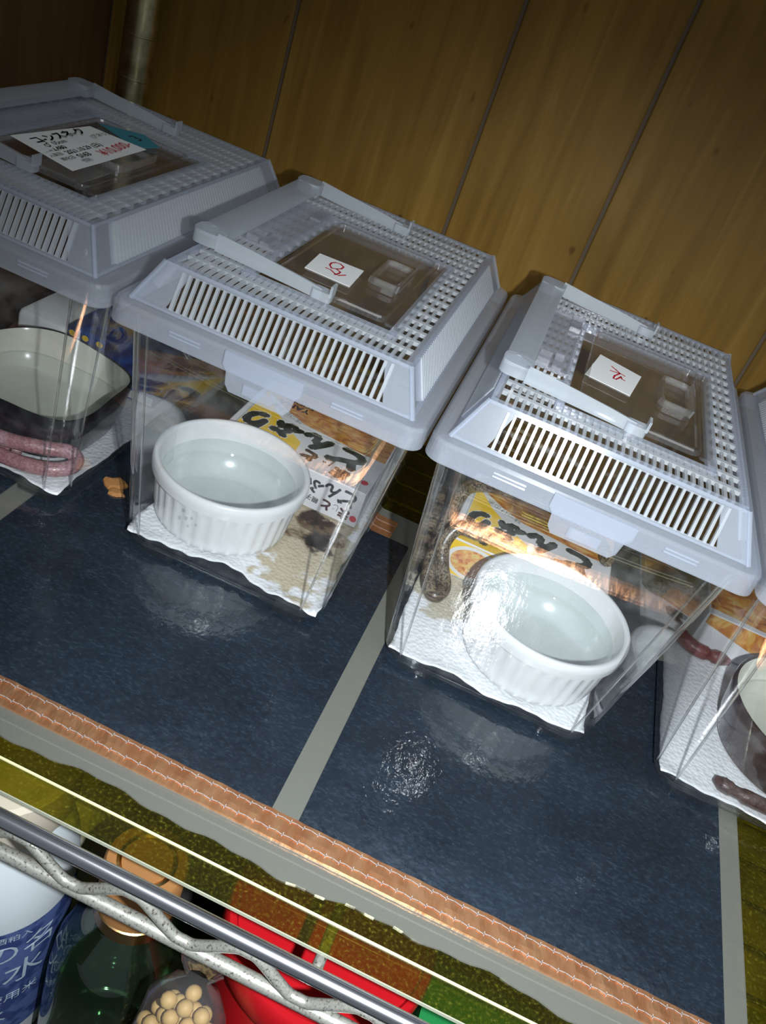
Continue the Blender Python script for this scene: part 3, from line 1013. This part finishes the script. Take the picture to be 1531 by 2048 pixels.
def paper(i, x0, x1, y0, y1, mat, label, seed, ragged=0.004, lift=0.0014):
    """crumpled sheet on the tank floor, in case coordinates"""
    rnd = random.Random(seed)
    t = link('paper_towel', None)
    px, py, rz = poses[i]
    nx, ny = 56, 80
    ph = [rnd.uniform(0, 6) for _ in range(8)]
    vs = []
    def edge(s, k):
        return ragged * (0.55 * math.sin(s * 55 + ph[k]) + 0.25 * math.sin(s * 130 + ph[k + 1]) + 0.12 * math.sin(s * 420 + ph[k + 2]))
    for j in range(ny + 1):
        for k in range(nx + 1):
            u, v = k / nx, j / ny
            x = x0 + (x1 - x0) * u; y = y0 + (y1 - y0) * v
            y += edge(x, 0) * (1 - v) ** 6
            x += edge(y, 3) * u ** 8 * 0.5 - edge(y, 4) * (1 - u) ** 8 * 0.5
            z = 0.0076 + lift * (0.5 + 0.25 * math.sin(x * 70 + ph[0]) + 0.25 * math.sin(y * 95 + ph[1] + x * 30)) * 0.6
            # soft turned-up front edge
            z += 0.0022 * max(0, 1 - v * 22) * (0.5 + 0.5 * math.sin(x * 120 + ph[2]))
            vs.append((x, y, z))
    fs = [(j * (nx + 1) + k, j * (nx + 1) + k + 1, (j + 1) * (nx + 1) + k + 1, (j + 1) * (nx + 1) + k) for j in range(ny) for k in range(nx)]
    bpy.data.objects.remove(t)
    b = B(); b.add(vs, fs)
    o = b.build('paper_towel', mat, None, smooth=80, loc=(px, py, 0))
    o.rotation_euler = (0, 0, rz)
    md = o.modifiers.new('thickness', 'SOLIDIFY'); md.thickness = 0.0007; md.offset = -1
    return tag(o, label, 'paper towel', 'paper towels lining the cases')


paper(0, -0.0705, 0.0710, -0.1185, 0.112, M['paper_plain'], 'white paper towel under the black dish and pink snake', 3)
paper(1, -0.0712, 0.0712, -0.1150, 0.112, M['paper_soiled'], 'paper towel soiled with dark brown droppings beside the ramekin', 4, 0.007)
paper(2, -0.0714, 0.0700, -0.1185, 0.112, M['paper_dotted'], 'overexposed white paper towel under the tan snake', 5, 0.003)
paper(3, -0.0712, 0.0710, -0.1185, 0.112, M['paper_plain'], 'white paper towel under the brown dish at the right edge', 6, 0.003)


def carton(i, x0, y0, w, d, h, label, variant):
    t = thing('food_carton', label, 'carton', to_world(i, x0 + w / 2, y0 + d / 2, 0.0094), poses[i][2], 'food cartons used as hides')
    b = B()
    hw, hd = w / 2, d / 2
    b.loft([rrect(w, d, 0.0010, 0.0, 2), rrect(w, d, 0.0010, h - 0.0008, 2), rrect(w - 0.0016, d - 0.0016, 0.0004, h, 2)])
    b.build('box', M['carton'], t, smooth=35)
    # printed panels on the top
    e = 0.00015
    b = B()
    zt = h + e
    def top(poly, mi, lift=0.0):
        b.add([(x - hw, y, zt + lift) for x, y in poly], [tuple(range(len(poly)))], mi)
    # coordinates from the left front corner (x) and the front edge (y from -hd)
    def YY(y): return y - hd
    top([(0.0050, YY(0.000)), (0.0056, YY(0.000)), (0.0056, YY(d)), (0.0050, YY(d))], 2)
    top([(0.0062, YY(0.0006)), (0.0600, YY(0.0006)), (0.0580, YY(0.030)), (0.050, YY(0.036)), (0.0230, YY(0.060)), (0.0062, YY(0.085))], 0)
    top([(0.030, YY(0.068)), (0.050, YY(0.058)), (0.075, YY(0.056)), (0.100, YY(0.052)), (w - 0.001, YY(0.052)), (w - 0.001, YY(d - 0.001)), (0.0062, YY(d - 0.001)), (0.0062, YY(0.086))], 1, 0.00008)
    if variant == 'bowl':
        fy = -hd - e
        def front(poly, mi, lift=0.0):
            b.add([(x - hw, fy - lift, z) for x, z in poly], [tuple(range(len(poly)))], mi)
        front([(0.0008, 0.0008), (0.062, 0.0008), (0.062, h - 0.0012), (0.0008, h - 0.0012)], 0)
        for (rx, rz_, mi, lf) in ((0.0215, 0.0150, 3, 0.0001), (0.0180, 0.0120, 4, 0.0002)):
            front([(0.0250 + rx * math.cos(2 * PI * k / 32), 0.0160 + rz_ * math.sin(2 * PI * k / 32)) for k in range(32)], mi, lf)
    b.build('printed_panels', [M['yellow_ink'], M['food'], M['carton_inner'], M['white_ink'], M['egg']], t)
    # lettering, upside down to the viewer; top of the glyphs points to the front
    F = Matrix.Translation((0, 0, h + e)) @ Matrix.Rotation(PI, 4, 'Z')
    def g(ch, x, y, s, rot=0.0, stx=1.0, off=0.0017, mat=0, outline=True):
        X, Y = -(x - hw), -(y - hd)
        r = []
        if outline:
            r.append((ch, X, Y, s, rot, stx, off + 0.0012, 0.0002, 1))
        r.append((ch, X, Y, s, rot, stx, off, 0.0003, mat))
        return r
    it = []
    it += g('り', 0.0165, 0.038, 0.030, -0.15, 0.85)
    it += g('ぶ', 0.0420, 0.040, 0.027, -0.10, 0.85)
    it += g('ん', 0.0680, 0.041, 0.027, -0.10, 0.95)
    it += g('ど', 0.0980, 0.038, 0.033, -0.15, 0.95)
    for q, (ch) in enumerate('味つけの素'):
        it += g(ch, 0.045 - 0.0062 * q, 0.0585 + 0.0025 * q, 0.0068, -0.2, 1, 0, 2, False)
    it += g('などに', 0.0150, 0.0175, 0.0058, -0.1, 1, 0.0001, 0, False)
    it += g('煮もの', 0.0180, 0.0095, 0.0075, -0.1, 1, 0.0002, 0, False) if variant == 'bowl' else g('親子', 0.0520, 0.0130, 0.0085, -0.1, 1, 0.0002, 0, False)
    if variant != 'bowl':
        it += g('と', 0.0700, 0.018, 0.016, -0.2, 1.1, 0.0007)
        it += g('じ', 0.0860, 0.021, 0.012, -0.2, 1, 0.0002, 0, False)
        it += g('ま', 0.0985, 0.012, 0.017, -0.2, 1.1, 0.0007)
        it += g('●', 0.1185, 0.014, 0.0085, 0, 1, 0, 4, False)
        it += g('YAMA', 0.0330, 0.078, 0.0100, 0, 1, 0.0003, 4, False)
        it += g('FOODS', 0.0350, 0.086, 0.0080, 0, 1, 0.0002, 4, False)
    lettering('lettering', it, [M['black_ink'], M['white_ink'], M['grey_ink'], M['brown_ink'], M['red_ink']], t, F)
    if variant != 'bowl':
        F2 = Matrix.Translation((0, -hd - e, 0)) @ Matrix.Rotation(PI / 2, 4, 'X') @ Matrix.Rotation(PI, 4, 'Z')
        def f(ch, x, z, s, mat, rot=-0.12, off=0.0006):
            return (ch, -(x - hw), -z, s, rot, 1.0, off, 0.0002, mat)
        its = [f('り', 0.069, 0.020, 0.015, 2), f('ぶ', 0.085, 0.0215, 0.014, 2), f('ん', 0.099, 0.0235, 0.014, 2), f('ど', 0.1135, 0.023, 0.016, 2),
               f('と', 0.098, 0.0095, 0.010, 3), f('じ', 0.106, 0.0105, 0.007, 2, off=0), f('ま', 0.1135, 0.0085, 0.011, 3), f('親子', 0.086, 0.0095, 0.0055, 2, off=0.0001), f('●', 0.1215, 0.0075, 0.0075, 4, off=0)]
        lettering('lettering', its, [M['black_ink'], M['white_ink'], M['grey_ink'], M['brown_ink'], M['red_ink']], t, F2)
    return t


carton(1, -0.0625, -0.0080, 0.1250, 0.106, 0.0325, 'white and yellow food carton with brush lettering, behind the drip-stained ramekin', 'title')
carton(2, -0.0635, -0.0130, 0.1265, 0.106, 0.0325, 'yellow and white food carton with a bowl picture on its front, beside the tan snake', 'bowl')

# first case: black dish, pink snake, white and blue cartons
def square_dish(i, x, y, w, d, h, out_m, in_m, name, label, cat, power=3.2, wave=0.0):
    t = thing(name, label, cat, to_world(i, x, y, 0.0094), poses[i][2])
    n = 72
    def ring(sc_, z, wv=0.0):
        r = []
        for k in range(n):
            a = 2 * PI * k / n
            c, s = math.cos(a), math.sin(a)
            rr = (abs(c) ** power + abs(s) ** power) ** (-1 / power)
            r.append((w / 2 * sc_ * rr * c, d / 2 * sc_ * rr * s, z + wv * math.sin(4 * a + 0.8)))
        return r
    b = B()
    b.loft([ring(0.80, 0.0), ring(0.86, 0.001), ring(0.93, h * 0.35), ring(0.975, h * 0.75), ring(0.995, h - 0.0012, wave), ring(0.985, h, wave)], cap1=False)
    b.loft([ring(0.985, h, wave), ring(0.955, h - 0.0003, wave)], False, False)
    b.build('outside', out_m, t, smooth=50)
    b = B()
    b.loft([ring(0.955, h - 0.0003, wave), ring(0.94, h - 0.002, wave), ring(0.90, h * 0.6), ring(0.82, h * 0.25), ring(0.70, 0.006), ring(0.30, 0.005)], cap0=False)
    b.build('inside', in_m, t, smooth=50)
    b = B()
    b.loft([ring(0.88, h * 0.52), ring(0.86, h * 0.50)], True, False)
    b.build('water', M['water'], t, smooth=40)
    return t


square_dish(0, 0.004, -0.0485, 0.122, 0.116, 0.0400, M['black_glaze'], M['cream_glaze'], 'water_dish', 'black square dish with cream inside, behind the pink snake', 'dish', wave=0.0022)
square_dish(3, 0.024, -0.0480, 0.126, 0.122, 0.0400, M['brown_glaze'], M['cream_glaze'], 'water_dish', 'dark brown round dish with cream inside at the right edge', 'dish', power=2.0)


def snake(name, i, pts, r, mat, label, tail=True):
    px, py, rz = poses[i]
    c, s = math.cos(rz), math.sin(rz)
    o = snake_mesh('snake', pts, r, mat, None, tail=tail)
    o.location = (px, py, 0); o.rotation_euler = (0, 0, rz)
    # eyes near the snout
    p0, p1 = Vector(pts[0]), Vector(pts[1])
    dr = (p1 - p0).normalized()
    side = dr.cross(Vector((0, 0, 1))).normalized()
    for sg in (-1, 1):
        b = B()
        cc = p0 + dr * r * 1.1 + side * sg * r * 0.80 + Vector((0, 0, r * 0.35))
        b.loft([[cc + Vector((r * 0.2 * math.sin(v) * math.cos(u), r * 0.2 * math.sin(v) * math.sin(u), r * 0.2 * math.cos(v))) for u in [2 * PI * q / 8 for q in range(8)]] for v in (2.8, 2.0, 1.2, 0.4)])
        b.build('eye', M['snake_eye'], o, smooth=60)
    return tag(o, label, 'snake')


rs = 0.0054
snake('snake', 0, [(0.030, -0.1030, 0.0150), (0.012, -0.1055, 0.0150), (-0.008, -0.1055, 0.0150), (-0.026, -0.1045, 0.0150), (-0.040, -0.1070, 0.0148), (-0.042, -0.1125, 0.0145), (-0.030, -0.1148, 0.0145),
                   (0.0, -0.1150, 0.0145), (0.032, -0.1140, 0.0145), (0.054, -0.1080, 0.0150), (0.0650, -0.0980, 0.0160), (0.0645, -0.0885, 0.0175), (0.0585, -0.0890, 0.0220), (0.046, -0.0985, 0.0240), (0.022, -0.1085, 0.0245),
                   (-0.008, -0.1105, 0.0245), (-0.036, -0.1085, 0.0245), (-0.056, -0.1010, 0.0230), (-0.064, -0.088, 0.0190), (-0.066, -0.07, 0.0160)],
      rs, M['snake_pink'], 'pinkish snake coiled between the black dish and the case front')
snake('snake', 2, [(0.0570, 0.028, 0.0500), (0.0560, 0.036, 0.0490), (0.0520, 0.048, 0.0485), (0.044, 0.062, 0.0485), (0.025, 0.072, 0.0485), (0.0, 0.078, 0.0485), (-0.03, 0.074, 0.0485), (-0.052, 0.066, 0.0485), (-0.066, 0.050, 0.0475),
                   (-0.0690, 0.030, 0.040), (-0.0695, 0.010, 0.028), (-0.0690, -0.015, 0.018), (-0.0640, -0.040, 0.0140), (-0.0560, -0.052, 0.0140), (-0.0520, -0.040, 0.0150), (-0.0600, -0.024, 0.022), (-0.0650, -0.016, 0.035), (-0.0600, -0.008, 0.0470), (-0.046, -0.006, 0.0480),
                   (-0.030, -0.004, 0.0480), (-0.014, -0.0045, 0.0480), (-0.004, -0.005, 0.0475), (0.010, -0.004, 0.0470)],
      0.0056, M['snake_tan'], 'tan banded snake draped over the yellow carton')
snake('snake', 3, [(-0.020, 0.0240, 0.0150), (-0.028, 0.0240, 0.0150), (-0.040, 0.0225, 0.0150), (-0.050, 0.0235, 0.0150), (-0.060, 0.0300, 0.0155), (-0.0655, 0.0420, 0.0155), (-0.0665, 0.060, 0.0155), (-0.0670, 0.080, 0.0155), (-0.0660, 0.100, 0.0155)],
      0.0058, M['snake_red'], 'dark red snake on the paper towel behind the brown dish')
snake('snake', 3, [(-0.036, -0.1075, 0.0145), (-0.028, -0.111, 0.0145), (-0.010, -0.1125, 0.0145), (0.012, -0.1128, 0.0145), (0.034, -0.1120, 0.0145), (0.054, -0.1060, 0.0145), (0.0640, -0.092, 0.0150), (0.0655, -0.070, 0.0150), (0.066, -0.04, 0.015)],
      0.0052, M['snake_dark'], 'dark brown snake along the front of the right edge case')

b_ = thing('white_carton', 'plain white carton with two small marks behind the black dish', 'carton', to_world(0, -0.0455, 0.055, 0.0094))
b = B(); b.loft([rrect(0.044, 0.062, 0.003, 0.0, 3), rrect(0.045, 0.063, 0.004, 0.03, 3), rrect(0.043, 0.061, 0.004, 0.0345, 3), rrect(0.040, 0.058, 0.004, 0.0358, 3)]); b.build('box', M['card'], b_, smooth=40)
for z in (0.0255, 0.0185):
    b = B(); b.loft([rrect(0.0040, 0.0004, 0.0001, z, 1, 0.006, -0.0317), rrect(0.0030, 0.0004, 0.0001, z + 0.0025, 1, 0.006, -0.0317)]); b.build('mark', M['grey_ink'], b_)
b_ = thing('blue_carton', 'deep blue swirled carton with yellow dots behind the black dish', 'carton', to_world(0, 0.0200, 0.055, 0.0094))
b = B(); b.loft([rrect(0.084, 0.062, 0.001, 0.0, 2), rrect(0.084, 0.062, 0.001, 0.0405, 2)]); b.build('box', M['blue_print'], b_, smooth=30)
for x in (-0.037, -0.025, -0.012):
    b = B(); b.add([(x + 0.0030 * math.cos(2 * PI * k / 20), -0.0312, 0.0355 + 0.0026 * math.sin(2 * PI * k / 20)) for k in range(20)], [tuple(range(20))]); b.build('yellow_dot', M['yellow_ink'], b_)
b = B(); b.add([(-0.028, -0.0312, 0.001), (0.0415, -0.0312, 0.001), (0.0415, -0.0312, 0.0085), (-0.028, -0.0312, 0.0085)], [(0, 1, 2, 3)]); b.build('white_band', M['card'], b_)
bc = thing('food_carton', 'brown and white printed carton behind the dark brown dish', 'carton', to_world(3, 0.004, 0.072, 0.0094), poses[3][2], 'food cartons used as hides')
b = B(); b.loft([rrect(0.112, 0.074, 0.001, 0.0, 2), rrect(0.112, 0.074, 0.001, 0.034, 2)]); b.build('box', M['carton'], bc, smooth=30)
b = B(); b.add([(-0.054, -0.0372, 0.024), (-0.010, -0.0372, 0.014), (0.054, -0.0372, 0.016), (0.054, -0.0372, 0.033), (-0.054, -0.0372, 0.033)], [(0, 1, 2, 3, 4)])
b.add([(-0.054, -0.030, 0.0342), (0.054, -0.036, 0.0342), (0.054, 0.036, 0.0342), (-0.054, 0.036, 0.0342)], [(0, 1, 2, 3)]); b.build('printed_panels', M['food'], bc)

for (x, y, s_, seed) in ((-0.1080, -0.0690, 0.0075, 1), (-0.1020, -0.0780, 0.005, 2)):
    rnd = random.Random(seed)
    b = B()
    ring_ = [(s_ * (0.75 + 0.4 * rnd.random()) * math.cos(2 * PI * k / 11) * 1.3, s_ * (0.7 + 0.5 * rnd.random()) * math.sin(2 * PI * k / 11)) for k in range(11)]
    b.loft([[(px_, py_, -0.0013) for px_, py_ in ring_], [(px_ * 0.96, py_ * 0.96, 0.0002) for px_, py_ in ring_], [(px_ * 0.6, py_ * 0.6, 0.0010) for px_, py_ in ring_]])
    o = b.build('bark_flake', M['cork'], None, loc=(x, y, 0))
    tag(o, ('larger' if seed == 1 else 'smaller') + ' brown flake lying between the first two cases', 'debris', 'brown flakes on the heating film')
# ------------------------------------------------------------------ goods below the shelf
ZF = -0.336
t = thing('plastic_jug', 'white plastic jug with a dark blue label at the lower left corner', 'jug', (-0.0535, -0.268, ZF))
b = B(); b.lathe([(0.050, 0.0), (0.055, 0.004), (0.056, 0.10), (0.056, 0.175), (0.054, 0.195), (0.046, 0.220), (0.034, 0.238), (0.026, 0.245), (0.026, 0.250)], 48); b.build('body', M['white_plastic'], t, smooth=50)
b = B(); b.lathe([(0.0460, 0.246), (0.0480, 0.250), (0.0480, 0.284), (0.0455, 0.288)], 56, wob=lambda k, n, z: 1 + 0.012 * (k % 2)); b.build('cap', M['cream_plastic'], t, smooth=30)
b = B(); b.lathe([(0.0564, 0.03), (0.0564, 0.172)], 64, cap0=False, cap1=False); lab = b.build('wrap_label', M['blue_label'], t, smooth=50)
its = []
vs = []; fs = []
for (row, z, size, txt) in ((0, 0.164, 0.008, '国産米使用酒粕入'), (1, 0.145, 0.026, '日本の名'), (2, 0.115, 0.030, '清酒水'), (3, 0.085, 0.012, '国内製造使用米'), (4, 0.060, 0.022, '名水')):
    me = text_mesh(txt, size)
    ofs = len(vs)
    for v in me.vertices:
        a = -PI / 2 + 0.55 + v.co.x / 0.0566
        vs.append((0.0568 * math.cos(a), 0.0568 * math.sin(a), z + v.co.y))
    fs += [tuple(i + ofs for i in p_.vertices) for p_ in me.polygons]
b = B(); b.add(vs, fs); b.build('lettering', M['label_white'], lab)

t = thing('glass_jar', 'dark green glass jar with a wooden stopper below the shelf', 'jar', (0.050, -0.270, ZF))
b = B()
pr = [(0.020, 0.004), (0.036, 0.0), (0.043, 0.004), (0.045, 0.03), (0.045, 0.125), (0.043, 0.150), (0.036, 0.173), (0.026, 0.187), (0.021, 0.195), (0.021, 0.207), (0.023, 0.209), (0.023, 0.213)]
b.lathe(pr, 48, cap1=False); b.lathe([(r - 0.0022, z + (0.0022 if k < 3 else 0)) for k, (r, z) in enumerate(pr)], 48, cap1=False)
b.build('body', M['green_glass'], t, smooth=50)
b = B(); b.lathe([(0.0185, 0.203), (0.0195, 0.213), (0.0250, 0.2135), (0.0250, 0.248), (0.0235, 0.2505)], 36); b.build('stopper', M['cork'], t, smooth=40)
b = B(); b.lathe([(0.0232, 0.1990), (0.0252, 0.2000), (0.0252, 0.2115), (0.0234, 0.2125)], 36, cap0=False, cap1=False); b.build('neck_band', M['gold_cap'], t, smooth=40)
b = B(); b.lathe([(0.0150, 0.2506), (0.0165, 0.2520), (0.0180, 0.2506)], 36, cap0=False, cap1=False); b.build('top_ring', M['gold_cap'], t, smooth=40)

t = thing('red_tub', 'bright red plastic tub with a flat red lid below the shelf', 'tub', (0.1665, -0.249, ZF))
b = B(); b.lathe([(0.050, 0.0), (0.054, 0.004), (0.060, 0.195), (0.0605, 0.232)], 56); b.build('body', M['red_plastic'], t, smooth=40)
b = B(); b.lathe([(0.0645, 0.222), (0.0655, 0.224), (0.0655, 0.244), (0.0640, 0.2465), (0.0600, 0.2465), (0.0585, 0.2440)], 56); b.build('lid', M['red_plastic'], t, smooth=35)

bag = thing('pea_bag', 'clear plastic bag of pale round beans in front of the red tub', 'bag', (0.108, -0.318, ZF))
b = B()
rings = []
for (w, d, z) in ((0.040, 0.030, 0.0), (0.052, 0.036, 0.01), (0.056, 0.038, 0.06), (0.054, 0.036, 0.182), (0.046, 0.031, 0.222), (0.028, 0.020, 0.242), (0.012, 0.008, 0.252), (0.026, 0.011, 0.266)):
    rings.append([(w / 2 * math.cos(2 * PI * k / 28) * (1 + 0.05 * math.sin(5 * k + z * 90)), d / 2 * math.sin(2 * PI * k / 28) * (1 + 0.05 * math.cos(4 * k + z * 70)), z) for k in range(28)])
b.loft(rings, True, False); b.build('bag_film', M['bag'], bag, smooth=60)
pea = B()
rp = 0.0050
pea.loft([[(rp * math.sin(v) * math.cos(2 * PI * q / 10), rp * math.sin(v) * math.sin(2 * PI * q / 10), rp * math.cos(v) * 0.92) for q in range(10)] for v in (2.9, 2.4, 1.9, 1.4, 0.9, 0.25)])
rnd = random.Random(11)
data = None
cand = []
for layer in range(30):
    z = 0.0065 + layer * 0.0082
    if z > 0.224:
        break
    sc_ = 1.0 if z < 0.182 else 1.0 - (z - 0.182) / 0.045 * 0.45
    for gx in range(-2, 3):
        for gy in range(-1, 2):
            x = gx * 0.0102 + (0.005 if layer % 2 else 0) + rnd.uniform(-0.0005, 0.0005)
            y = gy * 0.0100 + (0.004 if layer % 2 else -0.002) + rnd.uniform(-0.0005, 0.0005)
            if (x / (0.0225 * sc_)) ** 2 + (y / (0.0135 * sc_)) ** 2 < 1:
                cand.append((x, y, z))
for (x, y, z) in cand:
    if data is None:
        o = pea.build('bean', M['chickpea'], None, smooth=80); data = o.data
    else:
        o = link('bean', data)
    o.location = (0.108 + x, -0.318 + y, ZF + z)
    o.rotation_euler = (rnd.uniform(0, 3), rnd.uniform(0, 3), 0)
    tag(o, 'pale round bean inside the clear bag by the red tub', 'bean', 'beans in the clear bag')

t = thing('green_box', 'green and white cardboard box beside the red tub below the shelf', 'box', (0.2755, -0.250, ZF))
b = B(); b.loft([rrect(0.075, 0.070, 0.002, 0.0, 2), rrect(0.075, 0.070, 0.002, 0.205, 2)]); b.build('box', M['green_plastic'], t, smooth=30)
b = B(); b.box(-0.037, -0.026, -0.0354, -0.0350, 0.01, 0.2045); b.build('pale_edge', M['pale_board'], t)
t = thing('pale_box', 'pale cardboard box seen through the yellowed sheet at the left', 'box', (-0.085, -0.160, ZF))
b = B(); b.loft([rrect(0.13, 0.080, 0.002, 0.0, 2), rrect(0.13, 0.080, 0.002, 0.255, 2)]); b.build('box', M['pale_board'], t, smooth=30)
b = B(); b.box(-0.002, 0.002, -0.0402, 0.0402, 0.2548, 0.2553); b.build('lid_seam', M['groove'], t)
t = thing('pale_box', 'pale cardboard box under the sheet at the right edge', 'box', (0.435, -0.150, ZF))
b = B(); b.loft([rrect(0.09, 0.14, 0.002, 0.0, 2), rrect(0.09, 0.14, 0.002, 0.308, 2)]); b.build('box', M['pale_board'], t, smooth=30)
b = B(); b.box(-0.002, 0.002, -0.0702, 0.0702, 0.3078, 0.3083); b.build('lid_seam', M['groove'], t)
